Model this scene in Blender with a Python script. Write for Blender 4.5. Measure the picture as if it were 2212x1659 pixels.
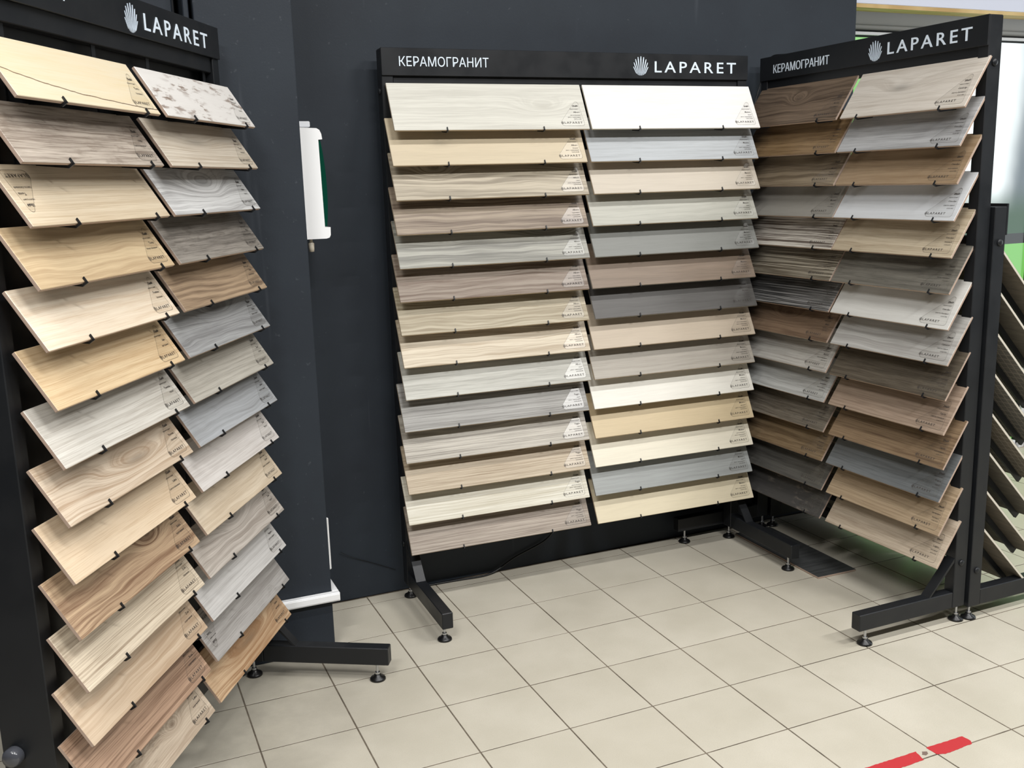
import bpy, bmesh, math, random
from mathutils import Vector, Matrix, Euler
random.seed(7)
S = bpy.context.scene
for o in list(bpy.data.objects): bpy.data.objects.remove(o)
COL = S.collection

# ------------------------------------------------------------------ camera
cam = bpy.data.cameras.new('camera'); cam.sensor_width = 36.0; cam.lens = 36.0 * 2139.65 / 2212.0
cam.clip_start = 0.02
cam_o = bpy.data.objects.new('camera', cam); COL.objects.link(cam_o)
cam_o.location = (-0.9576, -3.4516, 1.6888)
cam_o.rotation_euler = (1.3694, 0.0281, -0.4124)
S.camera = cam_o
# ------------------------------------------------------------------ world, lamps, exposure
W = bpy.data.worlds.new('world'); S.world = W; W.use_nodes = True
W.node_tree.nodes['Background'].inputs['Color'].default_value = (0.92, 0.95, 1.0, 1)
W.node_tree.nodes['Background'].inputs['Strength'].default_value = 0.035
def lamp(x, y, z, sx, sy, power, rot=(0, 0, 0), color=(1, 0.99, 0.975)):
    l = bpy.data.lights.new('ceiling_or_daylight_lamp', 'AREA'); l.shape = 'RECTANGLE'; l.size = sx; l.size_y = sy
    l.energy = power; l.color = color
    o = bpy.data.objects.new('ceiling_or_daylight_lamp', l); COL.objects.link(o); o.location = (x, y, z); o.rotation_euler = rot
    return o
for lx, pw in ((-2.2, 95), (0.5, 100), (3.0, 95), (5.2, 55)):
    lamp(lx, -2.35, 5.0, 1.6, 0.18, pw)
for lx in (-2.6, 0.4, 3.4):
    lamp(lx, -4.7, 5.0, 1.6, 0.18, 300)
# area light added for daylight from an unseen shop window on the right-hand side
lamp(6.4, -1.3, 1.5, 2.6, 3.0, 95, (0, math.radians(90), 0), (0.90, 0.97, 1.0))
S.view_settings.view_transform = 'Standard'; S.view_settings.look = 'None'
S.view_settings.gamma = 1.0; S.view_settings.use_curve_mapping = False
S.view_settings.exposure = -0.66

# ------------------------------------------------------------------ helpers
def lin(c):
    return tuple(((v / 255.0) / 12.92 if v / 255.0 <= 0.04045 else ((v / 255.0 + 0.055) / 1.055) ** 2.4) for v in c)
def rgba(c): return (*lin(c), 1.0)
class NT:
    def __init__(s, nt): s.t = nt; s.n = nt.nodes; s.l = nt.links
    def node(s, typ, **kw):
        n = s.n.new(typ)
        for k, v in kw.items(): setattr(n, k, v)
        return n
    def link(s, a, b): s.l.new(a, b)
    def val(s, sock, v):
        if isinstance(v, (int, float, tuple)): sock.default_value = v
        else: s.l.new(v, sock)
    def math(s, op, a, b=0.0, c=None, clamp=False):
        n = s.n.new('ShaderNodeMath'); n.operation = op; n.use_clamp = clamp
        s.val(n.inputs[0], a); s.val(n.inputs[1], b)
        if c is not None: s.val(n.inputs[2], c)
        return n.outputs[0]
    def xyz(s, x, y, z):
        n = s.n.new('ShaderNodeCombineXYZ'); s.val(n.inputs[0], x); s.val(n.inputs[1], y); s.val(n.inputs[2], z); return n.outputs[0]
    def noise(s, vec, scale=1.0, detail=2.0, rough=0.5):
        n = s.n.new('ShaderNodeTexNoise'); n.inputs['Scale'].default_value = scale; n.inputs['Detail'].default_value = detail
        n.inputs['Roughness'].default_value = rough; s.l.new(vec, n.inputs['Vector']); return n.outputs[0]
    def ramp(s, v, lo, hi, a=0.0, b=1.0):
        n = s.n.new('ShaderNodeMapRange'); n.interpolation_type = 'SMOOTHSTEP'
        s.val(n.inputs[0], v); n.inputs[1].default_value = lo; n.inputs[2].default_value = hi; n.inputs[3].default_value = a; n.inputs[4].default_value = b
        return n.outputs[0]
    def mix(s, f, a, b, blend='MIX'):
        n = s.n.new('ShaderNodeMix'); n.data_type = 'RGBA'; n.blend_type = blend
        s.val(n.inputs[0], f); s.val(n.inputs[6], a); s.val(n.inputs[7], b); return n.outputs[2]
MATS = {}
def mat(name, color, rough=0.5, spec=0.5, metal=0.0, builder=None, emit=None, coat=0.0):
    if name in MATS: return MATS[name]
    m = bpy.data.materials.new(name); m.use_nodes = True
    b = m.node_tree.nodes['Principled BSDF']
    b.inputs['Base Color'].default_value = rgba(color); b.inputs['Roughness'].default_value = rough
    b.inputs['Specular IOR Level'].default_value = spec; b.inputs['Metallic'].default_value = metal
    b.inputs['Coat Weight'].default_value = coat
    if emit:
        b.inputs['Emission Color'].default_value = rgba(emit[0]); b.inputs['Emission Strength'].default_value = emit[1]
    if builder: builder(NT(m.node_tree), b)
    MATS[name] = m; return m

# ------------------------------------------------------------------ mesh helpers
def new_obj(name, me, parent=None, loc=None, rot=None):
    o = bpy.data.objects.new(name, me); COL.objects.link(o)
    if parent: o.parent = parent
    if loc is not None: o.location = loc
    if rot is not None: o.rotation_euler = rot
    return o
def mesh_of(name, bm, m=None, smooth=False):
    me = bpy.data.meshes.new(name); bm.normal_update(); bm.to_mesh(me); bm.free()
    if m: me.materials.append(m)
    if smooth:
        for p in me.polygons: p.use_smooth = True
    return me
def box(bm, x0, x1, y0, y1, z0, z1, bev=0.0, seg=1):
    vs = [bm.verts.new(c) for c in ((x0,y0,z0),(x1,y0,z0),(x1,y1,z0),(x0,y1,z0),(x0,y0,z1),(x1,y0,z1),(x1,y1,z1),(x0,y1,z1))]
    fs = [bm.faces.new([vs[i] for i in f]) for f in ((3,2,1,0),(4,5,6,7),(0,1,5,4),(1,2,6,5),(2,3,7,6),(3,0,4,7))]
    if bev > 0:
        es = list({e for f in fs for e in f.edges})
        bmesh.ops.bevel(bm, geom=es, offset=bev, segments=seg, affect='EDGES', profile=0.5)
def prism(bm, pts, x0, x1):
    # polygon pts in (y,z), extruded along x
    a = [bm.verts.new((x0, p[0], p[1])) for p in pts]; b = [bm.verts.new((x1, p[0], p[1])) for p in pts]
    n = len(pts)
    bm.faces.new(a); bm.faces.new(b[::-1])
    for i in range(n): bm.faces.new([a[i], b[i], b[(i+1) % n], a[(i+1) % n]])
def lathe(bm, prof, seg=20, cx=0, cy=0):
    rings = []
    for r, z in prof:
        rings.append([bm.verts.new((cx + r*math.cos(2*math.pi*k/seg), cy + r*math.sin(2*math.pi*k/seg), z)) for k in range(seg)])
    for i in range(len(rings)-1):
        for k in range(seg):
            bm.faces.new([rings[i][k], rings[i][(k+1) % seg], rings[i+1][(k+1) % seg], rings[i+1][k]])
    bm.faces.new(rings[0][::-1]); bm.faces.new(rings[-1])
def B(name, m, parent=None, bev=0.0, boxes=(), seg=1, loc=None, rot=None, smooth=False):
    bm = bmesh.new()
    for b in boxes: box(bm, *b, bev=bev, seg=seg)
    bmesh.ops.recalc_face_normals(bm, faces=bm.faces)
    return new_obj(name, mesh_of(name, bm, m, smooth), parent, loc, rot)
def tube(name, pts, r, m, parent=None):
    cu = bpy.data.curves.new(name, 'CURVE'); cu.dimensions = '3D'; sp = cu.splines.new('NURBS'); sp.points.add(len(pts)-1)
    for q, p in zip(sp.points, pts): q.co = (*p, 1)
    sp.use_endpoint_u = True; sp.order_u = 4; sp.resolution_u = 6; cu.bevel_depth = r; cu.bevel_resolution = 2; cu.use_fill_caps = True
    t = bpy.data.objects.new('tmp', cu); COL.objects.link(t)
    me = bpy.data.meshes.new_from_object(t.evaluated_get(bpy.context.evaluated_depsgraph_get()))
    bpy.data.objects.remove(t); me.name = name; me.materials.clear(); me.materials.append(m)
    for p in me.polygons: p.use_smooth = True
    return new_obj(name, me, parent)
def tag(o, label, cat, group=None):
    o['label'] = label; o['category'] = cat
    if group: o['group'] = group
    return o
def struct(o, label=None):
    o['kind'] = 'structure'
    if label: o['label'] = label
    return o
def empty(name, loc, rz=0):
    o = bpy.data.objects.new(name, None); COL.objects.link(o); o.location = loc; o.rotation_euler = (0, 0, rz); o.empty_display_size = .1; return o

# ------------------------------------------------------------------ lettering (vector font outlines turned into meshes)
_tc = bpy.data.curves.new('lettering', 'FONT'); _to = bpy.data.objects.new('lettering_tmp', _tc); COL.objects.link(_to)
_tcache = {}
def text_geo(body, size, spacing=1.0, bold=0.0, extrude=0.0, res=1):
    key = (body, round(size, 6), spacing, bold, extrude, res)
    if key in _tcache: return _tcache[key]
    _tc.body = body; _tc.size = size; _tc.space_character = spacing; _tc.offset = bold; _tc.extrude = extrude; _tc.resolution_u = res
    _tc.align_x = 'LEFT'
    dg = bpy.context.evaluated_depsgraph_get(); dg.update()
    me = bpy.data.meshes.new_from_object(_to.evaluated_get(dg))
    vs = [tuple(v.co) for v in me.vertices]; fs = [tuple(p.vertices) for p in me.polygons]
    bpy.data.meshes.remove(me)
    x0 = min(v[0] for v in vs); x1 = max(v[0] for v in vs)
    r = (vs, fs, x0, x1); _tcache[key] = r; return r
def emblem_geo(cx, cz, sx, sz):
    # fan of nine ribs inside an oval, like a scallop shell; in (x, z)
    vs, fs = [], []
    for k in range(-4, 5):
        a = k / 4.0
        f = lambda t: a * .50 * (t + .42)
        ok = [i / 200.0 for i in range(201) if (f(i / 200.0) / .44) ** 2 + (2 * i / 200.0 - 1) ** 2 < 1]
        t0, t1 = min(ok), max(ok)
        N = 6; base = len(vs)
        for i in range(N + 1):
            t = t0 + (t1 - t0) * i / N
            w = (0.014 + 0.022 * t) * (.5 if i in (0, N) else 1)
            for s in (-1, 1): vs.append((cx + sx * (f(t) + s * w), cz + sz * (t - 0.5)))
        for i in range(N):
            fs.append((base+2*i, base+2*i+1, base+2*i+3, base+2*i+2))
    return vs, fs

# ------------------------------------------------------------------ materials
def b_black(t, b):
    g = t.node('ShaderNodeNewGeometry'); n = t.noise(g.outputs['Position'], 9, 4)
    r = t.ramp(n, 0.3, 0.7, 0.36, 0.52); t.link(r, b.inputs['Roughness'])
M_BLACK = mat('black_powder_coat', (27, 29, 32), 0.45, 0.38, builder=b_black)
M_RUBBER = mat('black_rubber', (18, 18, 19), 0.35, 0.5)
M_STEEL = mat('zinc_steel', (190, 192, 195), 0.3, 0.5, 1.0)
M_LET = mat('white_lettering', (226, 238, 250), 0.5, 0.3)
M_INK = mat('sticker_ink', (74, 69, 66), 0.6, 0.2)
M_INK2 = mat('sticker_outline_ink', (96, 92, 86), 0.5, 0.3)
M_WHITE = mat('white_plastic', (246, 247, 248), 0.28, 0.5)
M_GREENL = mat('dark_green_glass', (8, 62, 48), 0.12, 0.6, coat=0.5)
M_CABLE = mat('black_cable', (20, 22, 24), 0.35, 0.5)
M_FRAME = mat('white_window_frame', (226, 228, 232), 0.35, 0.4)
M_GASKET = mat('black_gasket', (12, 12, 13), 0.6, 0.3)
M_ORANGE = mat('orange_wood', (186, 122, 58), 0.45, 0.4, builder=lambda t, b: t.link(t.mix(t.noise(t.xyz(t.math('MULTIPLY', t.math('ADD', 0, 0), 1), 0, 0), 1), rgba((176, 112, 52)), rgba((196, 134, 66))), b.inputs['Base Color']))
M_FASCIA = mat('white_fascia_panel', (206, 210, 224), 0.45, 0.3)
def b_mdf(t, b):
    c = t.node('ShaderNodeTexCoord'); s = t.node('ShaderNodeSeparateXYZ'); t.link(c.outputs['Object'], s.inputs[0])
    n = t.noise(t.xyz(t.math('MULTIPLY', s.outputs[0], 3.0), t.math('MULTIPLY', s.outputs[1], 60.0), s.outputs[2]), 1, 4)
    t.link(t.mix(t.ramp(n, .35, .65), rgba((206, 182, 132)), rgba((178, 148, 100))), b.inputs['Base Color'])
M_MDF = mat('raw_wood_edge', (200, 176, 130), 0.6, 0.2, builder=b_mdf)
def b_wall(t, b):
    g = t.node('ShaderNodeNewGeometry'); s = t.node('ShaderNodeSeparateXYZ'); t.link(g.outputs['Position'], s.inputs[0])
    n = t.noise(g.outputs['Position'], 2.2, 5, .6)
    c = t.mix(t.ramp(n, .3, .7), rgba((34, 40, 48)), rgba((39, 46, 54)))
    sp = t.noise(g.outputs['Position'], 45, 3, .6); c = t.mix(t.math('MULTIPLY', t.ramp(sp, .66, .74), .25), c, rgba((92, 96, 102)))
    # pale vertical scuffs left by taped seams
    st = t.noise(t.xyz(t.math('MULTIPLY', s.outputs[0], 14.0), t.math('MULTIPLY', s.outputs[1], 14.0), t.math('MULTIPLY', s.outputs[2], .8)), 1, 2)
    c = t.mix(t.math('MULTIPLY', t.ramp(st, .68, .76), .22), c, rgba((96, 100, 108)))
    t.link(c, b.inputs['Base Color'])
    bp = t.node('ShaderNodeBump'); bp.inputs['Strength'].default_value = .12; bp.inputs['Distance'].default_value = .002
    t.link(t.noise(g.outputs['Position'], 160, 3), bp.inputs['Height']); t.link(bp.outputs[0], b.inputs['Normal'])
M_WALL = mat('dark_blue_grey_paint', (54, 58, 66), 0.62, 0.35, builder=b_wall)
def b_tile(t, b):
    g = t.node('ShaderNodeNewGeometry'); oi = t.node('ShaderNodeObjectInfo')
    n1 = t.noise(g.outputs['Position'], 3.0, 4, .6); n2 = t.noise(g.outputs['Position'], 420, 2, .6)
    c = t.mix(t.ramp(n1, .3, .7), rgba((194, 188, 172)), rgba((204, 198, 183)))
    c = t.mix(t.math('MULTIPLY', t.ramp(n2, .52, .68), .35), c, rgba((158, 150, 134)))
    c = t.mix(t.math('MULTIPLY', oi.outputs['Random'], .30), c, rgba((182, 175, 158)))
    n3 = t.noise(g.outputs['Position'], 1.1, 6, .7); s = t.node('ShaderNodeSeparateXYZ'); t.link(g.outputs['Position'], s.inputs[0])
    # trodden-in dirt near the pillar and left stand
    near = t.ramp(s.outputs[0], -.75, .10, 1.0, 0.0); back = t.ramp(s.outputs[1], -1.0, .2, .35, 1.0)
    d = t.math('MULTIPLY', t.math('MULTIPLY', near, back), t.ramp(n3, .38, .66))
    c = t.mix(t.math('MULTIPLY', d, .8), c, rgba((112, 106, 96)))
    t.link(c, b.inputs['Base Color'])
    t.link(t.ramp(n1, .3, .7, .34, .46), b.inputs['Roughness'])
M_TILE = mat('beige_floor_tile', (200, 190, 172), 0.4, 0.4, builder=b_tile)
def b_grout(t, b):
    g = t.node('ShaderNodeNewGeometry'); n = t.noise(g.outputs['Position'], 6, 4, .7)
    t.link(t.mix(t.ramp(n, .35, .65), rgba((84, 76, 66)), rgba((122, 112, 98))), b.inputs['Base Color'])
M_GROUT = mat('grey_brown_grout', (116, 106, 94), 0.9, 0.2, builder=b_grout)
def b_tape(t, b):
    g = t.node('ShaderNodeNewGeometry'); n = t.noise(g.outputs['Position'], 60, 5, .7)
    t.link(t.mix(t.ramp(n, .68, .72), rgba((188, 58, 62)), rgba((206, 172, 158))), b.inputs['Base Color'])
M_TAPE = mat('red_floor_tape', (212, 58, 62), 0.4, 0.4, builder=b_tape)
M_RESID = mat('tape_residue', (120, 104, 94), 0.8, 0.2)
def b_film(t, b):
    # clear self-adhesive film: see-through with a faint sheen
    o = [n for n in t.n if n.type == 'OUTPUT_MATERIAL'][0]
    tr = t.node('ShaderNodeBsdfTransparent'); tr.inputs[0].default_value = (.985, .985, .98, 1)
    gl = t.node('ShaderNodeBsdfGlossy'); gl.inputs['Roughness'].default_value = .27
    mx = t.node('ShaderNodeMixShader'); mx.inputs[0].default_value = .055; t.link(tr.outputs[0], mx.inputs[1]); t.link(gl.outputs[0], mx.inputs[2])
    t.link(mx.outputs[0], o.inputs['Surface'])
M_FILM = mat('clear_sticker_film', (255, 255, 255), builder=b_film)
def b_winprint(t, b):
    # translucent print on the glazing, lit from behind by daylight
    c = t.node('ShaderNodeTexCoord'); s = t.node('ShaderNodeSeparateXYZ'); t.link(c.outputs['Object'], s.inputs[0])
    x, z = s.outputs[0], s.outputs[2]
    sw = t.noise(t.xyz(t.math('MULTIPLY', x, 1.6), 0.0, t.math('MULTIPLY', z, .8)), 1.5, 3)
    ph = t.mix(t.ramp(t.math('ADD', t.math('ADD', x, t.math('MULTIPLY', z, -.10)), t.math('MULTIPLY', sw, .25)), 3.86, 4.10), (0.92, 1.0, 1.0, 1), (0.10, 0.13, 0.15, 1))
    ph = t.mix(t.ramp(z, 1.40, 1.62, 1.0, 0.0), ph, (0.02, 0.07, 0.03, 1))
    green = t.mix(t.ramp(z, 1.9, 2.35), (0.16, 0.46, 0.10, 1), (0.30, 0.62, 0.24, 1))
    inph = t.math('MULTIPLY', t.math('GREATER_THAN', x, 3.55), t.math('GREATER_THAN', z, 1.31))
    col = t.mix(inph, green, ph)
    bar = t.math('MULTIPLY', t.math('GREATER_THAN', x, 3.55), t.math('MULTIPLY', t.math('GREATER_THAN', z, 1.25), t.math('LESS_THAN', z, 1.31)))
    col = t.mix(bar, col, (0.004, 0.006, 0.005, 1))
    b.inputs['Base Color'].default_value = (.01, .01, .01, 1)
    t.link(col, b.inputs['Emission Color']); b.inputs['Emission Strength'].default_value = 1.9
M_PRINT = mat('backlit_window_print', (60, 120, 60), 0.2, 0.5, builder=b_winprint)

# ---- wood-look glaze: one node group, many settings
def make_wood_group():
    g = bpy.data.node_groups.new('wood_look_glaze', 'ShaderNodeTree'); I = g.interface
    def inp(n, typ, d):
        s = I.new_socket(n, in_out='INPUT', socket_type=typ); s.default_value = d
    inp('Light', 'NodeSocketColor', (.6, .5, .4, 1)); inp('Dark', 'NodeSocketColor', (.3, .25, .2, 1)); inp('Spot', 'NodeSocketColor', (.2, .15, .1, 1))
    for n, d in (('Band', 60.0), ('BandAmt', .4), ('FineAmt', .4), ('Distort', 1.0), ('KnotX', .4), ('KnotZ', .1), ('KnotK', 0.0), ('KnotA', .09), ('KnotB', .03), ('Blotch', 0.0), ('Seed', 0.0), ('Stripe', 0.0)):
        inp(n, 'NodeSocketFloat', d)
    I.new_socket('Color', in_out='OUTPUT', socket_type='NodeSocketColor'); I.new_socket('Height', in_out='OUTPUT', socket_type='NodeSocketFloat')
    t = NT(g); gi = t.node('NodeGroupInput'); go = t.node('NodeGroupOutput'); i = gi.outputs
    c = t.node('ShaderNodeTexCoord'); s = t.node('ShaderNodeSeparateXYZ'); t.link(c.outputs['Object'], s.inputs[0]); x, z = s.outputs[0], s.outputs[2]
    seed = i['Seed']
    dn = t.math('SUBTRACT', t.noise(t.xyz(t.math('MULTIPLY', x, 3.2), t.math('MULTIPLY', z, 9.0), seed), 1, 2), .5)
    kx = t.math('DIVIDE', t.math('SUBTRACT', x, i['KnotX']), i['KnotA']); kz = t.math('DIVIDE', t.math('SUBTRACT', z, i['KnotZ']), i['KnotB'])
    r2 = t.math('ADD', t.math('MULTIPLY', kx, kx), t.math('MULTIPLY', kz, kz))
    kn = t.math('MULTIPLY', i['KnotK'], t.math('EXPONENT', t.math('MULTIPLY', r2, -1.0)))
    F = t.math('ADD', t.math('ADD', t.math('MULTIPLY', z, i['Band']), t.math('MULTIPLY', dn, t.math('MULTIPLY', i['Distort'], 3.0))), kn)
    p1 = t.noise(t.xyz(F, t.math('MULTIPLY', x, 1.2), seed), 1, 3, .55)
    band = t.math('MULTIPLY', t.ramp(p1, .36, .66), i['BandAmt'])
    stripe = t.math('MULTIPLY', t.ramp(t.noise(t.xyz(t.math('MULTIPLY', F, 2.4), t.math('MULTIPLY', x, 2.0), t.math('ADD', seed, 3.3)), 1, 2), .50, .60), i['Stripe'])
    f1 = t.noise(t.xyz(t.math('MULTIPLY', x, 9.0), t.math('ADD', t.math('MULTIPLY', z, 330.0), t.math('MULTIPLY', F, 1.5)), seed), 1, 4, .6)
    fine = t.math('MULTIPLY', t.ramp(f1, .40, .72), i['FineAmt'])
    tone = t.noise(t.xyz(t.math('MULTIPLY', x, 2.0), t.math('MULTIPLY', z, 7.0), t.math('ADD', seed, 9.0)), 1, 2)
    tot = t.math('ADD', t.math('ADD', band, fine), t.math('ADD', stripe, t.ramp(tone, .3, .75, -.10, .16)), clamp=True)
    col = t.mix(tot, i['Light'], i['Dark'])
    core = t.math('MULTIPLY', t.math('EXPONENT', t.math('MULTIPLY', r2, -7.0)), t.math('MULTIPLY', t.ramp(i['KnotK'], 0.0, 4.0), .55))
    col = t.mix(core, col, i['Spot'])
    bl = t.noise(t.xyz(t.math('MULTIPLY', x, 16.0), t.math('MULTIPLY', z, 60.0), t.math('ADD', seed, 5.0)), 1, 5, .65)
    bl2 = t.noise(t.xyz(t.math('MULTIPLY', x, 5.0), t.math('MULTIPLY', z, 12.0), t.math('ADD', seed, 15.0)), 1, 2)
    bm_ = t.math('MULTIPLY', t.math('MULTIPLY', t.ramp(bl, .50, .62), t.ramp(bl2, .42, .60)), i['Blotch'])
    col = t.mix(bm_, col, i['Spot'])
    t.link(col, go.inputs['Color']); t.link(t.math('SUBTRACT', 1.0, tot), go.inputs['Height'])
    return g
WOOD = make_wood_group()
STY = {  # Band, BandAmt, FineAmt, Distort, Stripe, Blotch, contrast
    'plain':   (45, .30, .55, .6, 0, 0, .86), 'soft': (70, .55, .60, 1.0, 0, 0, .78), 'streak': (110, .55, .60, .5, 0, 0, .74),
    'lines':   (120, .45, .45, .35, .35, 0, .72), 'stripe': (95, .45, .45, .25, .75, 0, .50), 'wave': (80, .75, .35, 1.5, .15, 0, .70),
    'swirl':   (95, .70, .35, 2.0, .25, 0, .74), 'rustic': (60, .65, .55, 1.2, .10, .45, .60), 'distress': (40, .25, .35, .8, 0, .9, .86),
    'rough':   (70, .60, .75, .7, 0, .30, .62), 'night': (110, .04, .12, .2, .55, 0, 3.2),
}
def wood_mat(name, color, style, seed, knot=None, spot=None, dark=None, crack=False):
    bd, ba, fa, ds, sr, bl, ct = STY[style]
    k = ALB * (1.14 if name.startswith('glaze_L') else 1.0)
    def desat(c):
        y = .3*c[0]+.59*c[1]+.11*c[2]; return tuple(v+(y-v)*.24 for v in c)
    L = lin(desat(color))
    if dark: dark = desat(dark)
    Lc = tuple(min(.93, v * k) for v in L)
    if dark: D = tuple(v * k for v in lin(dark))
    else:
        D = tuple(min(.9, v * ct * (1.0 if ct > 1.5 else (1.0, .99, .98)[j])) for j, v in enumerate(Lc))
    Sp = tuple(v * k for v in lin(spot)) if spot else tuple(v * .30 for v in Lc)
    m = bpy.data.materials.new(name); m.use_nodes = True; t = NT(m.node_tree); b = m.node_tree.nodes['Principled BSDF']
    g = t.node('ShaderNodeGroup'); g.node_tree = WOOD; q = g.inputs
    q['Light'].default_value = (*Lc, 1); q['Dark'].default_value = (*D, 1); q['Spot'].default_value = (*Sp, 1)
    for n, v in (('Band', bd), ('BandAmt', ba), ('FineAmt', fa), ('Distort', ds), ('Stripe', sr), ('Blotch', bl), ('Seed', seed)): q[n].default_value = v
    if knot:
        q['KnotX'].default_value, q['KnotZ'].default_value, q['KnotK'].default_value = knot[:3]
        if len(knot) > 3: q['KnotA'].default_value, q['KnotB'].default_value = knot[3:5]
    col = g.outputs['Color']
    if crack:
        c = t.node('ShaderNodeTexCoord'); s = t.node('ShaderNodeSeparateXYZ'); t.link(c.outputs['Object'], s.inputs[0]); x, z = s.outputs[0], s.outputs[2]
        nz = t.math('MULTIPLY', t.math('SUBTRACT', t.noise(t.xyz(t.math('MULTIPLY', x, 14), 0.0, 4.0), 1, 3), .5), .014)
        zc = t.math('ADD', t.math('ADD', t.math('MULTIPLY', t.math('EXPONENT', t.math('MULTIPLY', x, -4.2)), .062), .008), nz)
        d = t.math('ABSOLUTE', t.math('SUBTRACT', z, zc))
        col = t.mix(t.ramp(d, .0007, .0022, .85, 0.0), col, rgba((86, 58, 36)))
    t.link(col, b.inputs['Base Color']); b.inputs['Roughness'].default_value = .42; b.inputs['Specular IOR Level'].default_value = .35
    bp = t.node('ShaderNodeBump'); bp.inputs['Strength'].default_value = .10; bp.inputs['Distance'].default_value = .0006
    t.link(g.outputs['Height'], bp.inputs['Height']); t.link(bp.outputs[0], b.inputs['Normal'])
    return m
ALB = 0.84
BODY = {'warm': mat('warm_biscuit_edge', (196, 176, 150), .75, .2), 'pink': mat('pinkish_biscuit_edge', (178, 156, 140), .75, .2), 'grey': mat('grey_biscuit_edge', (150, 146, 138), .75, .2), 'pale': mat('pale_biscuit_edge', (206, 200, 186), .75, .2)}

# ------------------------------------------------------------------ the setting
T = 0.3025
fb = B('floor', M_GROUT, None, boxes=[(-3.0, 6.0, -3.9, 0.80, -0.06, -0.0008)]); struct(fb, 'beige square tile floor with dark grout joints')
def tile_mesh(w, d):
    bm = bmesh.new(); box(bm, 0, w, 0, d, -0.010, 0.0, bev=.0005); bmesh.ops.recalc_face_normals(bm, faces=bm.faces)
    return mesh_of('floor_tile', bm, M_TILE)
GAP = 0.0048
full_tile = tile_mesh(T-GAP, T-GAP); cut = {}
XR, YB = 19, 0.378
for i in range(-7, 17):
    for j in range(-2, 11):
        x0 = i*T + GAP/2; y0 = -(j)*T + GAP/2           # tile spans y0..y0+T
        y1 = y0 + T - GAP; x1 = x0 + T - GAP
        if x0 > 2.45 or True:
            lim = 0.745 if x0 > 2.40 else 0.372
        if y0 >= lim - .02: continue
        if y1 > lim:
            key = round(lim - y0, 4)
            if key not in cut: cut[key] = tile_mesh(T-GAP, lim-y0)
            me = cut[key]
        else: me = full_tile
        if x1 < -.232 and y0 > -.05: continue
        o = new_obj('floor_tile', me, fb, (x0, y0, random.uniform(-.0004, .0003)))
wb = B('wall_back', M_WALL, None, boxes=[(-0.232, 2.505, YB, YB+.14, 0, 3.1)], bev=.004); struct(wb, 'dark blue-grey painted back wall')
wl = B('wall_left', M_WALL, None, boxes=[(-0.545, -0.232, -0.033, YB+.14, 0, 3.1)], bev=.004, seg=2); struct(wl, 'dark blue-grey painted pillar beside the left stand')
B('wall_corner_strip', M_WALL, wl, boxes=[(-0.575, -0.557, -.028, .2, 0, 3.1)], bev=.003)
w3 = B('wall_far_left', M_WALL, None, boxes=[(-3.2, -0.60, 0.03, .5, 0, 3.1)], bev=.004); struct(w3, 'dark painted wall behind the left stand')

# glazing at the right
WY = 0.75
win = empty('window_1', (0, 0, 0)); struct(win, 'shop window with a green and white printed film behind the right stand')
B('frame_rail', M_FRAME, win, boxes=[(2.40, 5.6, WY-.03, WY+.03, 2.379, 2.395)], bev=.002)
B('gasket', M_GASKET, win, boxes=[(2.40, 5.6, WY-.018, WY+.02, 2.371, 2.379)])
B('gasket', M_GASKET, win, boxes=[(2.40, 5.6, WY-.022, WY+.02, 2.395, 2.405)])
B('frame_mullion', M_FRAME, win, boxes=[(4.216, 4.252, WY-.035, WY+.03, 0, 2.371)], bev=.002)
B('gasket', M_GASKET, win, boxes=[(4.190, 4.216, WY-.02, WY+.02, 0.03, 2.371)])
B('frame_sill', M_FRAME, win, boxes=[(2.40, 4.190, WY-.03, WY+.03, 0, .05)], bev=.002)
B('frame_sill', M_FRAME, win, boxes=[(4.252, 5.6, WY-.03, WY+.03, 0, .05)], bev=.002)
B('printed_pane', M_PRINT, win, boxes=[(2.40, 4.190, WY, WY+.008, .05, 2.371)])
B('printed_pane', M_PRINT, win, boxes=[(4.252, 5.6, WY, WY+.008, .05, 2.371)])
M_LINTEL = mat('white_lintel_paint', (214, 214, 214), .6, .3)
lt = B('wall_right', M_LINTEL, None, boxes=[(2.40, 5.6, WY-.012, WY+.1, 2.405, 3.1), (2.40, 5.6, WY-.020, WY+.1, 2.425, 2.428)]); struct(lt, 'white lintel above the shop window')
fa = empty('trim_1', (0, 0, 0)); struct(fa, 'white fascia panel with a raw wood underside above the window')
B('fascia_panel', M_FASCIA, fa, boxes=[(2.30, 5.6, .55, .58, 2.497, 3.1)], bev=.002)
B('wood_batten', M_MDF, fa, boxes=[(2.30, 5.6, .551, .645, 2.478, 2.497)], bev=.001)
ob = B('wooden_board', M_ORANGE, None, boxes=[(4.262, 4.62, WY-.075, WY-.045, 0.0, 0.62)], bev=.003); tag(ob, 'orange-brown wooden board standing by the shop window frame', 'board')

# wall duct, device, strip
du = empty('cable_duct', (-.232, -.033, .2)); tag(du, 'white plastic cable duct running round the foot of the dark pillar', 'cable duct')
def rel(parent, o):
    o.location = -Vector(parent.location); return o
rel(du, B('duct_run', M_WHITE, du, boxes=[(-.545, -.207, -.058, -.0335, .198, .231)], bev=.002))
rel(du, B('duct_run', M_WHITE, du, boxes=[(-.2315, -.207, -.0335, .377, .198, .231)], bev=.002))
rel(du, B('duct_lid', M_WHITE, du, boxes=[(-.545, -.209, -.0605, -.058, .203, .226)], bev=.001))
vs = B('corner_guard', M_WHITE, None, boxes=[(-.2315, -.2095, .045, .056, .283, .486)], bev=.003); tag(vs, 'thin white vertical strip on the pillar edge above the duct', 'strip')
dv = empty('wall_unit', (-.232, .10, 1.508)); tag(dv, 'white wall-mounted air cleaner with a dark green front on the pillar', 'appliance')
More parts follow.
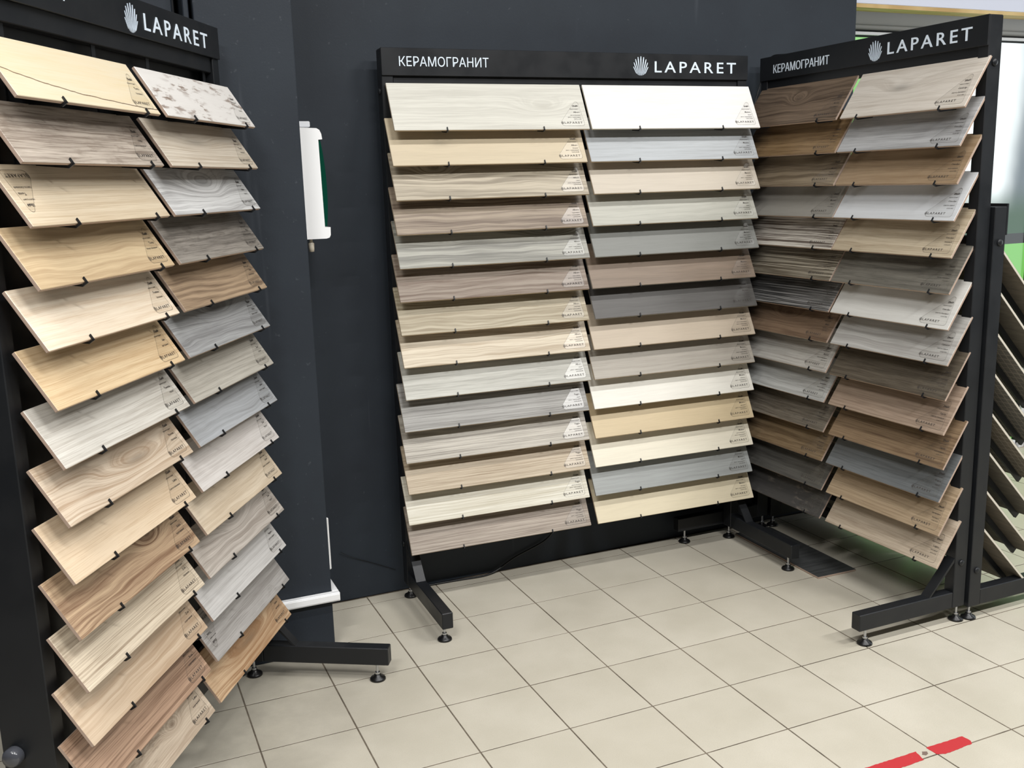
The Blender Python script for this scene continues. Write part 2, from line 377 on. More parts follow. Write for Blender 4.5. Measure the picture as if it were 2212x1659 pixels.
def devshell():
    bm = bmesh.new()
    # profile in (x, z), extruded along y
    pr = [(-.2315,1.508),(-.135,1.508),(-.124,1.511),(-.119,1.520),(-.118,1.548),(-.138,1.549),(-.140,1.70),(-.142,1.853),(-.128,1.854),(-.130,1.872),(-.136,1.886),(-.146,1.892),(-.2315,1.896)]
    a = [bm.verts.new((p[0], .10, p[1])) for p in pr]; b = [bm.verts.new((p[0], .345, p[1])) for p in pr]; n = len(pr)
    bm.faces.new(a); bm.faces.new(b[::-1])
    for k in range(n): bm.faces.new([a[k], b[k], b[(k+1) % n], a[(k+1) % n]])
    bmesh.ops.recalc_face_normals(bm, faces=bm.faces)
    return mesh_of('shell', bm, M_WHITE)
rel(dv, new_obj('shell', devshell(), dv))
def devlens():
    bm = bmesh.new(); N = 10; pr = []
    for k in range(N+1):
        f = k/N; z = 1.5505 + f*(1.852-1.5505); pr.append((-.1285 + (-.006*(f)) + .011*math.sin(math.pi*min(1, f*1.0))**.8, z))
    pr = [(-.1395, 1.5505)] + pr + [(-.1435, 1.852)]
    a = [bm.verts.new((p[0], .106, p[1])) for p in pr]; b = [bm.verts.new((p[0], .339, p[1])) for p in pr]; n = len(pr)
    bm.faces.new(a); bm.faces.new(b[::-1])
    for k in range(n): bm.faces.new([a[k], b[k], b[(k+1) % n], a[(k+1) % n]])
    bmesh.ops.recalc_face_normals(bm, faces=bm.faces); return mesh_of('front_cover', bm, M_GREENL)
l_ = rel(dv, new_obj('front_cover', devlens(), dv)); l_['label'] = 'dark green glossy curved cover'
rel(dv, B('mounting_bracket', M_FRAME, dv, boxes=[(-.2315, -.163, .12, .16, 1.897, 1.917)], bev=.003))
bm = bmesh.new(); lathe(bm, [(.004,1.462),(.009,1.463),(.010,1.475),(.0105,1.492),(.006,1.497),(.005,1.5075)], 16, -.186, .125)
rel(dv, new_obj('drain_knob', mesh_of('drain_knob', bm, mat('ivory_plastic', (196, 188, 172), .4, .4), True), dv))

# ------------------------------------------------------------------ stands
FOOT_PROF = [(.0275,0.0005),(.0275,.005),(.025,.009),(.013,.014),(.0115,.020),(.009,.022)]
def foot_meshes():
    bm = bmesh.new(); lathe(bm, FOOT_PROF, 24); a = mesh_of('levelling_foot', bm, M_RUBBER, True)
    bm = bmesh.new(); lathe(bm, [(.009,.0225),(.009,.029),(.0048,.0295),(.0048,.066)], 12); b = mesh_of('threaded_rod', bm, M_STEEL)
    return a, b
FOOT, ROD = foot_meshes()
bm = bmesh.new(); lathe(bm, [(.0125,0),(.0125,.003),(.010,.0065),(.004,.008)], 18); BOLT = mesh_of('bolt', bm, M_BLACK, True)
bm = bmesh.new(); lathe(bm, [(.020,0),(.022,.004),(.022,.020),(.018,.027),(.006,.029)], 24); KNOB = mesh_of('clamp_knob', bm, mat('dark_glossy_knob', (70, 72, 78), .18, .6), True)

def bracket_mesh(al, t, ypost, reach):
    bm = bmesh.new(); c, s = math.cos(al), math.sin(al)
    def P(v, u): return (v*c + u*s, -v*s + u*c)
    prism(bm, [P(-.0045,-.006), P(-.0008,-.006), P(-.0008,.009), P(-.0045,.0105)], -.0022, .0022)
    prism(bm, [P(-.0045,-.0062), P(-.0045,-.0012), P(t+.001,-.0012), P(t+.001,-.0062)], -.0022, .0022)
    a = P(t+.0012,-.0062); b = P(t+.0012, reach)
    prism(bm, [a, b, (ypost, b[1]+.004), (ypost, a[1]+.012)], -.0018, .0018)
    bmesh.ops.recalc_face_normals(bm, faces=bm.faces)
    return mesh_of('bracket', bm, M_BLACK)

def make_stand(name, label, th, ox, oy, Wd, H, zb, dz, rows, al, h, t, cols, hooks, z_hdr0, text=None, deep_near=None, sample_w=.6, mirror_gap=0.0):
    st = empty(name, (ox, oy, 0), th); tag(st, label, 'display stand', 'black tile sample stands')
    pw = .045; yp, yb = .105, .165
    for k, x0 in enumerate((0, Wd-pw)):
        y2 = deep_near if (deep_near and k == 0) else yb
        B('post', M_BLACK, st, boxes=[(x0, x0+pw, yp, y2, .063, H-.002)], bev=.0022)
        B('base_beam', M_BLACK, st, boxes=[(x0+.001, x0+pw-.001, -.345, yp-.0005, .063, .126)], bev=.0025)
        # slanted flat brace between beam and post
        bm = bmesh.new(); prism(bm, [(yp-.0005, .262), (yp-.0005, .247), (-.006, .1262), (-.014, .1262)], x0+.003, x0+pw-.003)
        bmesh.ops.recalc_face_normals(bm, faces=bm.faces); new_obj('brace', mesh_of('brace', bm, M_BLACK), st)
        for fy in (-.298, .150):
            f = new_obj('levelling_foot', FOOT, st, (x0+pw/2, fy, 0)); new_obj('threaded_rod', ROD, f)
        out = -1 if k == 0 else 1; xs = x0 if k == 0 else x0+pw
        for zz in (H-.155, .24):
            new_obj('bolt', BOLT, st, (xs, (yp+yb)/2, zz), (0, out*math.pi/2, 0))
    if deep_near: B('back_panel', M_BLACK, st, boxes=[(pw+.001, Wd-pw-.001, .1515, .156, .14, z_hdr0-.001)])
    if deep_near: new_obj('clamp_knob', KNOB, st, (0, .198, .452), (0, -math.pi/2, 0))
    B('crossbar', M_BLACK, st, boxes=[(pw+.0005, Wd-pw-.0005, .112, .142, z_hdr0-.044, z_hdr0+.030)], bev=.002)
    B('crossbar', M_BLACK, st, boxes=[(pw+.0005, Wd-pw-.0005, .126, .150, .285, .325)], bev=.002)
    hd = B('header', M_BLACK, st, boxes=[(0, Wd, .0985, .1045, z_hdr0, H), (.003, Wd-.003, .1045, .165, H-.0018, H)], bev=.0012)
    bk = bracket_mesh(al, t, .1245, min(.10, h*.55))
    for c in cols:
        for hx in hooks:
            B('rail', M_BLACK, st, boxes=[(c+hx-.009, c+hx+.009, .1242, .1258 if False else .1258, .30, z_hdr0-.03)])
            for r in range(rows):
                new_obj('bracket', bk, st, (c+hx, 0, zb-r*dz))
    if text:
        for (body, x0, x1, zz, cap) in text['lines']:
            vs_, fs_, a, b = text_geo(body, cap/.70, 1.34 if body[0] == 'L' else 1.0, bold=.0004 if body[0] == 'L' else .0, extrude=.0007, res=3)
            sx = (x1-x0)/(b-a)
            me = bpy.data.meshes.new('lettering'); me.from_pydata([(x0+(v[0]-a)*sx, .0974 - v[2], zz+v[1]) for v in vs_], [], [f for f in fs_]); me.materials.append(M_LET)
            me.update(); o = new_obj('lettering', me, hd); o['label'] = 'white cut-out lettering'
        ex, ez, es = text['emblem']; ev, ef = emblem_geo(ex, ez, es*1.02, es)
        me = bpy.data.meshes.new('emblem'); n = len(ev)
        me.from_pydata([(v[0], .0969, v[1]) for v in ev] + [(v[0], .0984, v[1]) for v in ev], [], ef + [tuple(i+n for i in f[::-1]) for f in ef])
        me.materials.append(M_LET); o = new_obj('emblem', me, hd); o['label'] = 'white ribbed shell emblem'
    return st

# ---- stickers
def sticker_outline(w, h, rb, rt):
    # rounded triangle, right side upright; (x,z) from lower right corner (0,0) to the left (-w) and up (h)
    P = [Vector((-w, 0)), Vector((0, 0)), Vector((-.10*w, h))]; R_ = [rb, rb*.75, rt]; pts = []
    for k in range(3):
        p = P[k]; a = (P[k-1]-p).normalized(); b = (P[(k+1) % 3]-p).normalized(); ang = a.angle(b); r = R_[k]
        d = r/math.tan(ang/2); c = p + (a+b).normalized()*(r/math.sin(ang/2))
        s, e = p+a*d, p+b*d; a0 = math.atan2(*(s-c).yx); a1 = math.atan2(*(e-c).yx)
        da = (a1-a0+math.pi) % (2*math.pi) - math.pi
        for q in range(7): pts.append((c.x+r*math.cos(a0+da*q/6), c.y+r*math.sin(a0+da*q/6)))
    return pts
def sticker_meshes(w, h):
    pts = sticker_outline(w, h, .014, .010); n = len(pts)
    me = bpy.data.meshes.new('sticker'); me.from_pydata([(p[0], -.00035, p[1]) for p in pts], [], [tuple(range(n))]); me.materials.append(M_FILM)
    cx = sum(p[0] for p in pts)/n; cz = sum(p[1] for p in pts)/n; vs_ = []; fs_ = []
    for p in pts:
        d = Vector((p[0]-cx, p[1]-cz)).normalized()*.00085
        vs_ += [(p[0], -.00045, p[1]), (p[0]-d.x, -.00045, p[1]-d.y)]
    for k in range(n): j = (k+1) % n; fs_.append((2*k, 2*j, 2*j+1, 2*k+1))
    ol = bpy.data.meshes.new('sticker_outline'); ol.from_pydata(vs_, [], fs_); ol.materials.append(M_INK2)
    return me, ol
_pcache = {}
def print_mesh(lines, w, h, qr):
    key = (tuple(lines), w, qr)
    if key in _pcache: return _pcache[key]
    V_, F_ = [], []
    def add(vs_, fs_, fx, fz):
        b0 = len(V_); V_.extend([(fx(v), -.0006, fz(v)) for v in vs_]); F_.extend([tuple(i+b0 for i in f) for f in fs_])
    for (body, z, cap, bold, width) in lines:
        vs_, fs_, a, b = text_geo(body, cap/.70, 1.0, bold)
        sx = min(1.0, width/(b-a)); xr = -.009 - .05*z
        add(vs_, fs_, lambda v: xr-(b-v[0])*sx, lambda v: z+v[1])
    # brand line with its little emblem
    x1 = -.034 if qr else -.009; x0 = -w+.030
    vs_, fs_, a, b = text_geo('LAPARET', .0085/.70, 1.2, .00005); sx = (x1-x0)/(b-a)
    add(vs_, fs_, lambda v: x0+(v[0]-a)*sx, lambda v: .010+v[1])
    ev, ef = emblem_geo(x0-.0085, .0145, .0135, .0135); add(ev, ef, lambda v: v[0], lambda v: v[1])
    me = bpy.data.meshes.new('sticker_print'); me.from_pydata(V_, [], F_); me.materials.append(M_INK); _pcache[key] = me; return me

def slab_mesh(w, h, t):
    bm = bmesh.new(); box(bm, 0, w, 0, t, 0, h, bev=.0012, seg=1); bmesh.ops.recalc_face_normals(bm, faces=bm.faces); bm.normal_update()
    for f in bm.faces: f.material_index = 0 if f.normal.y < -.5 else 1
    me = mesh_of('tile_sample', bm); me.materials.append(None); me.materials.append(None); return me

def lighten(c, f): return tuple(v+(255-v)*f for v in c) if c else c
ORD = ['top', 'second', 'third', 'fourth', 'fifth', 'sixth', 'seventh', 'eighth', 'ninth', 'tenth', 'eleventh', 'twelfth', 'thirteenth', 'lowest']
def hang(key, stand_word, q, w, h, t, cols, samples, jit, size_text, rect, qr, stw, sth, body):
    th, ox, oy, zb, dz, al = q; me = slab_mesh(w, h, t); film, outl = sticker_meshes(stw, sth); c_, s_ = math.cos(th), math.sin(th)
    for c in (0, 1):
        for r in range(14):
            desc, color, style, nm, colr, ex = samples[c][r]
            j = jit[c][r] if jit[c][r] else (random.randint(-4, 4), 0)
            x = cols[c] + max(-.012, min(.012, j[0]/1000.0)); z = zb - r*dz
            o = new_obj('tile_sample', me, None, (ox + x*c_, oy + x*s_, z), (-al, 0, th))
            o.material_slots[0].link = 'OBJECT'; o.material_slots[1].link = 'OBJECT'
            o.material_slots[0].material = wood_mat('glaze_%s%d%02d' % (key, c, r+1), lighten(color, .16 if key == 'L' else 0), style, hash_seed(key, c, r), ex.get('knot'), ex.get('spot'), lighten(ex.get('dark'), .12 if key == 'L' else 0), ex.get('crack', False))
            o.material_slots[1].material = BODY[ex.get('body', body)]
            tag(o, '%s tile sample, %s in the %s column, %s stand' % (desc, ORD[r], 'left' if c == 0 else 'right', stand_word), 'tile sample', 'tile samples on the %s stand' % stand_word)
            lines = [(size_text, sth*.70, .0070, .00035, .04), ('керамогранит', sth*.60, .0042, 0.0, .040), (nm, sth*.47, .0068, .0001, .05)]
            if rect:
                lines += [(colr, sth*.375, .0040, 0.0, .055), ('ректифицированный', sth*.30, .0040, 0.0, .060), (rect % (r*3+c+11), sth*.225, .0048, 0.0, .04)]
            else:
                lines += [(colr, sth*.345, .0052, 0.0, .06)]
                if qr: lines += [('6064-0%d' % (401+r*7+c*43), sth*.255, .0048, 0.0, .04)]
            # the pictogram square beside the brand line is left blank
            flip = ex.get('flip', False)
            loc = (w-.017, 0, .014) if not flip else (.017, 0, h-.014)
            s = new_obj('sticker', film, o, loc, (0, math.pi, 0) if flip else (0, 0, 0))
            new_obj('sticker_outline', outl, s); new_obj('sticker_print', print_mesh(lines, stw, sth, qr), s)['kind'] = 'stuff'
            s['label'] = 'clear triangular sticker with dark print'
def hash_seed(key, c, r): return (ord(key)*7 + c*31 + r*17) % 97 * 1.37

E = {}
SB = [[  # middle stand, left column
 ('ivory knotty wood-look', (232, 229, 214), 'soft', 'Albero', 'светло-бежевый', {'knot': (.62, .10, 5, .10, .035), 'spot': (196, 192, 180)}),
 ('light straw-tan wood-look', (222, 202, 164), 'plain', 'Albero', 'бежевый', {'knot': (.2, .09, 2)}),
 ('grey-beige knotty wood-look', (206, 191, 163), 'wave', 'Albero', 'серый', {'knot': (.17, .13, 6, .07, .035), 'spot': (128, 124, 112), 'dark': (150, 136, 112)}),
 ('taupe-brown streaky wood-look', (180, 160, 134), 'wave', 'Albero', 'коричневый', {'dark': (120, 98, 80)}),
 ('cool grey grained wood-look', (188, 186, 172), 'wave', 'Albero', 'серый', {'knot': (.66, .13, 5, .13, .04), 'dark': (128, 126, 116), 'spot': (140, 136, 126)}),
 ('brown and mauve wavy wood-look', (172, 155, 136), 'wave', 'Albero', 'коричневый', {'knot': (.62, .16, 4, .2, .03), 'dark': (118, 92, 72)}),
 ('sand-beige oval-figured wood-look', (208, 194, 162), 'swirl', 'Albero', 'оливковый', {'knot': (.18, .14, 5, .13, .025), 'dark': (160, 142, 108)}),
 ('creamy beige grained wood-look', (234, 218, 188), 'wave', 'Albero', 'бежевый', {'knot': (.66, .14, 4, .12, .035), 'dark': (190, 166, 132)}),
 ('pale silver-grey wood-look', (212, 211, 199), 'soft', 'Albero', 'серый', {'dark': (172, 170, 158)}),
 ('mid grey fine-lined wood-look', (182, 180, 174), 'lines', 'Faggio', 'серый', {'knot': (.4, .15, 5, .06, .02), 'dark': (122, 118, 112)}),
 ('grey-beige ribbed wood-look', (212, 204, 188), 'lines', 'Faggio', 'серый', {'knot': (.28, .13, 7, .22, .04), 'dark': (138, 128, 114)}),
 ('light tan lined wood-look', (220, 200, 168), 'lines', 'Faggio', 'бежевый', {'knot': (.5, .12, 3, .03, .012), 'dark': (168, 142, 108)}),
 ('ivory-white lined wood-look', (244, 239, 220), 'lines', 'Faggio', 'светло-бежевый', {'knot': (.5, .13, 4, .2, .03), 'dark': (206, 196, 168)}),
 ('taupe-grey lined wood-look', (198, 182, 164), 'lines', 'Faggio', 'коричневый', {'knot': (.42, .15, 4, .1, .03), 'dark': (136, 118, 102)}),
], [  # middle stand, right column
 ('plain white wood-look', (255, 252, 246), 'plain', 'Madera', 'белый', {'body': 'pale'}),
 ('light blue-grey wood-look', (194, 200, 204), 'soft', 'Madera', 'серый', {}),
 ('pinkish beige wood-look', (220, 206, 184), 'plain', 'Madera', 'бежевый', {}),
 ('grey-green wood-look', (199, 198, 183), 'soft', 'Madera', 'серый', {}),
 ('dark slate-grey wood-look', (142, 144, 138), 'plain', 'Madera', 'тёмно-серый', {'body': 'grey'}),
 ('warm brown wood-look', (152, 129, 107), 'soft', 'Madera', 'коричневый', {'body': 'grey'}),
 ('charcoal wood-look', (102, 99, 96), 'soft', 'Madera', 'чёрный', {'body': 'grey'}),
 ('rosy tan wood-look', (211, 191, 164), 'plain', 'Madera', 'светло-коричневый', {}),
 ('grey-taupe wood-look', (190, 181, 166), 'soft', 'Madera', 'табачный', {}),
 ('warm white wood-look', (252, 248, 234), 'plain', 'Madera', 'кремовый', {'body': 'pale'}),
 ('honey-yellow wood-look', (232, 206, 157), 'plain', 'Madera', 'янтарный', {}),
 ('pale cream wood-look', (255, 246, 219), 'plain', 'Madera', 'светло-бежевый', {'body': 'pale'}),
 ('steel-grey wood-look', (177, 182, 180), 'soft', 'Madera', 'серый', {'body': 'grey'}),
 ('buttery cream wood-look', (244, 228, 189), 'plain', 'Madera', 'песочный', {}),
]]
SR = [[  # right stand, left (far) column
 ('dark brown knotty wood-look', (136, 112, 88), 'wave', 'Morelo', 'коричневый', {'knot': (.30, .12, 7, .06, .03), 'dark': (84, 66, 50)}),
 ('golden-brown wood-look', (172, 136, 88), 'soft', 'Moreto', 'янтарный', {'dark': (124, 92, 54)}),
 ('olive-brown wood-look', (158, 138, 108), 'wave', 'Moreto', 'бежевый', {'dark': (100, 82, 60)}),
 ('mid grey wood-look', (160, 156, 146), 'plain', 'Moretti', 'серый', {}),
 ('cream and brown striped wood-look', (232, 224, 208), 'stripe', 'Turano', 'белый', {'dark': (112, 98, 86)}),
 ('dark brown striped wood-look', (92, 80, 62), 'night', 'Turano', 'коричневый', {'dark': (226, 214, 186)}),
 ('black tile with pale streaks wood-look', (46, 46, 46), 'night', 'Turano', 'чёрный', {'dark': (190, 188, 184)}),
 ('chestnut-brown wood-look', (148, 118, 90), 'soft', 'Milano', 'бежевый', {'knot': (.3, .1, 5, .08, .03), 'dark': (104, 78, 58)}),
 ('pale grey wood-look', (206, 203, 194), 'soft', 'Ricordi', 'светло-бежевый', {'knot': (.3, .14, 5, .12, .03), 'dark': (156, 148, 138)}),
 ('light ash-grey wood-look', (202, 204, 200), 'soft', 'Santissimo', 'светло-серый', {'dark': (160, 160, 156)}),
 ('grey-brown rustic wood-look', (136, 126, 110), 'rough', 'Santissimo', 'коричневый', {'dark': (92, 82, 68)}),
 ('amber-brown wood-look', (158, 130, 92), 'soft', 'Sestriere', 'янтарный', {'dark': (112, 86, 56)}),
 ('dark grey wood-look', (102, 100, 94), 'soft', 'Tamina', 'серый', {'dark': (74, 72, 68)}),
 ('near-black weathered wood-look', (80, 78, 76), 'distress', 'Tamina', 'чёрный', {'spot': (128, 120, 112), 'dark': (58, 56, 56)}),
], [  # right stand, right (near) column
 ('pale cream wood-look', (232, 222, 207), 'soft', 'Cambrigo', 'светло-бежевый', {'knot': (.25, .11, 4, .12, .04), 'dark': (200, 186, 168)}),
 ('silver-grey wood-look', (200, 201, 202), 'soft', 'Omodeo', 'серый', {'dark': (158, 158, 158)}),
 ('toffee-brown wood-look', (178, 148, 110), 'soft', 'Omodeo', 'коричневый', {'dark': (150, 118, 82)}),
 ('bluish white wood-look', (222, 226, 230), 'plain', 'Omodeo', 'светло-серый', {'body': 'pink'}),
 ('sandy beige wood-look', (216, 197, 163), 'soft', 'Omodeo', 'бежевый', {'dark': (178, 156, 122)}),
 ('dark olive-grey wood-look', (134, 129, 116), 'rough', 'Lugano', 'тёмно-бежевый', {'dark': (96, 92, 82)}),
 ('off-white wood-look', (230, 229, 222), 'plain', 'Omodeo', 'светло-бежевый', {'body': 'pink'}),
 ('light grey cloudy wood-look', (208, 207, 201), 'wave', 'Cameron', 'светло-серый', {'dark': (172, 168, 162)}),
 ('dark umber-brown wood-look', (118, 106, 88), 'rough', 'Laredo', 'коричневый', {'dark': (80, 70, 56)}),
 ('pinkish brown wood-look', (190, 163, 138), 'streak', 'Caprizi', 'светло-бежевый', {'dark': (146, 120, 98)}),
 ('rustic brown wood-look', (160, 130, 94), 'streak', 'Caprizi', 'коричневый', {'dark': (104, 76, 52)}),
 ('bluish slate-grey wood-look', (122, 128, 131), 'soft', 'Organo', 'серый', {'dark': (96, 100, 102)}),
 ('honey-tan wood-look', (200, 172, 134), 'streak', 'Santissimo', 'бежевый', {'dark': (154, 126, 92)}),
 ('pale beige-brown wood-look', (214, 194, 167), 'soft', 'Lugano', 'бежевый', {'dark': (170, 148, 122)}),
]]
SL = [[  # left stand, left (near) column
 ('yellow-cream wood-look with a dark crack', (226, 206, 164), 'plain', 'Terra', 'бежевый', {'crack': True, 'dark': (226, 196, 138)}),
 ('grey-brown weathered wood-look', (194, 176, 154), 'rough', 'Oldie', 'светло-бежевый', {'dark': (124, 104, 86), 'spot': (104, 86, 70)}),
 ('beige wood-look with upside-down sticker', (224, 200, 160), 'lines', 'Teona', 'светло-бежевый', {'flip': True, 'dark': (196, 166, 122)}),
 ('golden-tan figured wood-look', (186, 146, 92), 'swirl', 'Teona', 'тёмно-бежевый', {'dark': (222, 188, 132)}),
 ('pale pinkish cream wood-look', (246, 224, 190), 'soft', 'Fontana', 'бежевый', {'dark': (224, 192, 152)}),
 ('gold-yellow wood-look', (234, 196, 136), 'streak', 'Lipa', 'янтарный', {'dark': (202, 156, 96)}),
 ('light silver-grey wood-look', (218, 212, 198), 'streak', 'Taverna', 'серый', {'dark': (178, 168, 152)}),
 ('rosy beige wood-look with arched figure', (220, 194, 160), 'swirl', 'Verona', 'бежевый', {'knot': (.36, .06, 7, .16, .03), 'dark': (178, 142, 104)}),
 ('smooth light tan wood-look', (230, 198, 154), 'plain', 'Lukas', 'светло-бежевый', {'dark': (200, 160, 112)}),
 ('walnut-brown knotty wood-look', (204, 162, 112), 'wave', 'Adele', 'коричневый', {'knot': (.42, .10, 7, .06, .03), 'dark': (122, 78, 44), 'spot': (84, 54, 34)}),
 ('cream lined wood-look', (226, 204, 168), 'lines', 'Zole', 'бежевый', {'dark': (154, 126, 94)}),
 ('beige-brown flowing wood-look', (214, 182, 142), 'wave', 'Zole', 'коричневый', {'dark': (180, 142, 102)}),
 ('reddish brown lined wood-look', (182, 134, 96), 'lines', 'Rona', 'коричневый', {'dark': (116, 76, 48)}),
 ('pale wood-look with dark knots', (216, 192, 160), 'rustic', 'Lukas', 'коричневый', {'knot': (.42, .07, 6, .04, .02), 'dark': (170, 142, 112), 'spot': (96, 78, 62)}),
], [  # left stand, right (far) column
 ('white peeling-paint wood-look', (222, 216, 208), 'distress', 'Oldie', 'белый', {'spot': (132, 112, 98)}),
 ('cream wood-look with wavy lines', (218, 203, 178), 'lines', 'Teona', 'бежевый', {'knot': (.25, .08, 3, .2, .03), 'dark': (182, 160, 130)}),
 ('white-grey wood-look with swirling grain', (220, 220, 217), 'swirl', 'Adele', 'белый', {'knot': (.30, .10, 9, .12, .04), 'dark': (158, 156, 154)}),
 ('dark grey-brown weathered wood-look', (140, 130, 116), 'rough', 'Oldie', 'тёмно-бежевый', {'dark': (84, 76, 66), 'spot': (70, 62, 54)}),
 ('dark tan wavy wood-look', (178, 140, 96), 'wave', 'Noa', 'коричневый', {'dark': (112, 82, 52)}),
 ('smoky grey wood-look with oval figure', (162, 164, 164), 'swirl', 'Oldie', 'тёмно-серый', {'knot': (.32, .11, 7, .14, .03), 'dark': (116, 116, 116)}),
 ('grey-olive wood-look', (184, 177, 160), 'streak', 'Zole', 'серый', {'dark': (148, 140, 124)}),
 ('blue-grey wood-look', (164, 169, 174), 'wave', 'Lukas', 'светло-серый', {'dark': (130, 132, 134)}),
 ('whitish pink-grey wood-look', (222, 215, 208), 'streak', 'Zole', 'белый', {'dark': (190, 180, 172)}),
 ('light biscuit wood-look', (222, 199, 164), 'soft', 'Lipari', 'светло-бежевый', {'dark': (196, 168, 130)}),
 ('taupe wood-look with ringed figure', (196, 184, 170), 'swirl', 'Zole', 'серый', {'knot': (.30, .10, 9, .10, .04), 'dark': (148, 134, 120)}),
 ('pale grey wood-look', (206, 203, 199), 'streak', 'Ragusa', 'светло-серый', {'dark': (172, 168, 164)}),
 ('grey linen-textured wood-look with upside-down sticker', (168, 163, 158), 'rough', 'Teona', 'серый', {'flip': True, 'dark': (132, 126, 120), 'spot': (128, 124, 120)}),
 ('orange walnut wood-look', (214, 172, 120), 'wave', 'Adele', 'янтарный', {'knot': (.3, .06, 4, .2, .03), 'dark': (158, 104, 54)}),
]]
JB = [[(11,4),(-1,1),(5,-1),(1,-3),(5,-5),(0,-4),(-2,-3),(2,-2),(3,-2),(-8,3),(-8,3),(-5,4),(-10,5),(-5,3)], [(0,1),(-6,0),(6,-2),(-1,2),(7,0),(-7,-3),(4,-2),(-3,0),(-2,0),(-4,0),(-1,0),(-2,0),(-3,0),(7,0)]]
JR = [[(8,0),(9,0),(8,0),(9,0),(7,0),(5,0),(4,0),(1,0),(0,0),(-5,0),(-2,0),(-6,0),(-1,0),(-6,0)], [(9,0),(-2,0),(-4,0),(-8,0),(-10,0),(-10,0),(-6,0),(1,0),(1,0),(2,0),(10,0),(0,0),(7,0),(9,0)]]
JL = [[(3,0),(-5,0),(1,0),(1,0),(3,0),(9,0),(12,0),(5,0),(-3,0),(-6,0),(-2,0),(-9,0),(-12,0),(-12,0)], [(3,0),(0,0),(-7,0),(-3,0),(-2,0),(-1,0),(4,0),(12,0),(2,0),(3,0),(-4,0),(-10,0),(-6,0),(-12,0)]]

DZ = .1269
QB = (-.0243, .1443, .153, 1.8856, DZ, .4815); QR_ = (-1.5692, 1.8211, .3276, 1.8944, DZ, .5736); QL = (1.0366, -1.0334, -1.2291, 1.8816, DZ, .578)
make_stand('tile_stand', 'wide black metal display stand against the dark back wall, two columns of tiles', QB[0], QB[1], QB[2], 1.621, 2.19, QB[3], DZ, 14, QB[5], .2, .009, (0, .822), (.215, .612), 2.09,
    dict(lines=[('КЕРАМОГРАНИТ', .068, .426, 2.124, .034), ('LAPARET', 1.161, 1.559, 2.116, .044)], emblem=(1.096, 2.140, .076)))
make_stand('tile_stand', 'black metal display stand at right, turned sideways to the back wall', QR_[0], QR_[1], QR_[2], 1.2234, 2.195, QR_[3], DZ, 14, QR_[5], .2, .009, (0, .6227), (.10, .50), 2.095,
    dict(lines=[('КЕРАМОГРАНИТ', .095, .448, 2.122, .034), ('LAPARET', .768, 1.157, 2.120, .044)], emblem=(.704, 2.140, .076)))
make_stand('tile_stand', 'black metal display stand at left, angled, nearest to the viewer', QL[0], QL[1], QL[2], 1.246, 2.185, QL[3], DZ, 14, QL[5], .15, .0095, (0, .6431), (.165, .53), 2.09,
    dict(lines=[('КЕРАМОГРАНИТ', .030, .388, 2.122, .034), ('LAPARET', .757, 1.157, 2.112, .043)], emblem=(.688, 2.132, .074)), deep_near=.232)
hang('B', 'middle', QB, .80, .20, .009, (0, .8219), SB, JB, '20x80', 'SG70%d00R', False, .118, .122, 'warm')
hang('R', 'right', QR_, .60, .20, .009, (0, .6227), SR, JR, '20x60', None, True, .142, .128, 'pink')
hang('L', 'left', QL, .60, .15, .0095, (0, .6431), SL, JL, '15x60', None, False, .108, .118, 'pink')

# ---- low back-to-back stand with mosaic sheets seen from behind
al4 = math.radians(44); mh = .42; zt = 1.400; mdz = .1485; mrows = 8; OXM = 2.04 + .105 + .0
YM = -.905
mz0 = zt - mh*math.cos(al4)
def make_mosaic_stand():
    th = math.pi/2; xf = mh*math.sin(al4)   # horizontal reach of a sheet
    st = empty('mosaic_stand', (2.0, YM, 0), th); tag(st, 'low black metal stand standing back to back with the right stand', 'display stand', 'black tile sample stands')
    # local: x along world +y, -y towards world +x
    Wd = 1.225; pw = .045
    for k, x0 in enumerate((0, Wd-pw)):
        B('post', M_BLACK, st, boxes=[(x0, x0+pw, -.058, 0.0, .055, 1.555)], bev=.0022)
        B('base_beam', M_BLACK, st, boxes=[(x0+.001, x0+pw-.001, -.62, -.0585, .055, .118)], bev=.0025)
        for fy in (-.56, -.028):
            f = new_obj('levelling_foot', FOOT, st, (x0+pw/2, fy, 0)); new_obj('threaded_rod', ROD, f)
        out = -1 if k == 0 else 1; xs = x0 if k == 0 else x0+pw
        for zz in (1.43, .20): new_obj('bolt', BOLT, st, (xs, -.030, zz), (0, out*math.pi/2, 0))
    B('header', M_BLACK, st, boxes=[(0, Wd, -.066, -.0585, 1.455, 1.565)], bev=.0012)
    B('crossbar', M_BLACK, st, boxes=[(pw, Wd-pw, -.045, -.010, 1.41, 1.45)], bev=.002)
    B('crossbar', M_BLACK, st, boxes=[(pw, Wd-pw, -.045, -.010, .16, .20)], bev=.002)
    bm = bmesh.new(); c, s = math.cos(al4), math.sin(al4)
    def P(v, u): return (v*c + u*s, -v*s + u*c)      # v: thickness (backwards), u: up the sheet
    t = .010
    prism(bm, [P(-.006,-.008), P(-.001,-.008), P(-.001,.012), P(-.006,.012)], -.0055, .0055)
    prism(bm, [P(-.006,-.0085), P(-.006,-.0015), P(t+.020,-.0015), P(t+.020,-.0085)], -.0055, .0055)
    prism(bm, [P(t+.001,-.0085), P(t+.001,mh*.86), P(t+.020,mh*.86), P(t+.020,-.0085)], -.0055, .0055)
    bmesh.ops.recalc_face_normals(bm, faces=bm.faces); arm = mesh_of('bracket', bm, M_BLACK)
    for c_ in (0.0, .6225):
        for hx in (.10, .50):
            B('rail', M_BLACK, st, boxes=[(c_+hx-.009, c_+hx+.009, -.058, -.046, .20, 1.43)])
            for r in range(mrows): new_obj('bracket', arm, st, (c_+hx, -.060-mh*math.sin(al4), mz0-r*mdz))
    return st
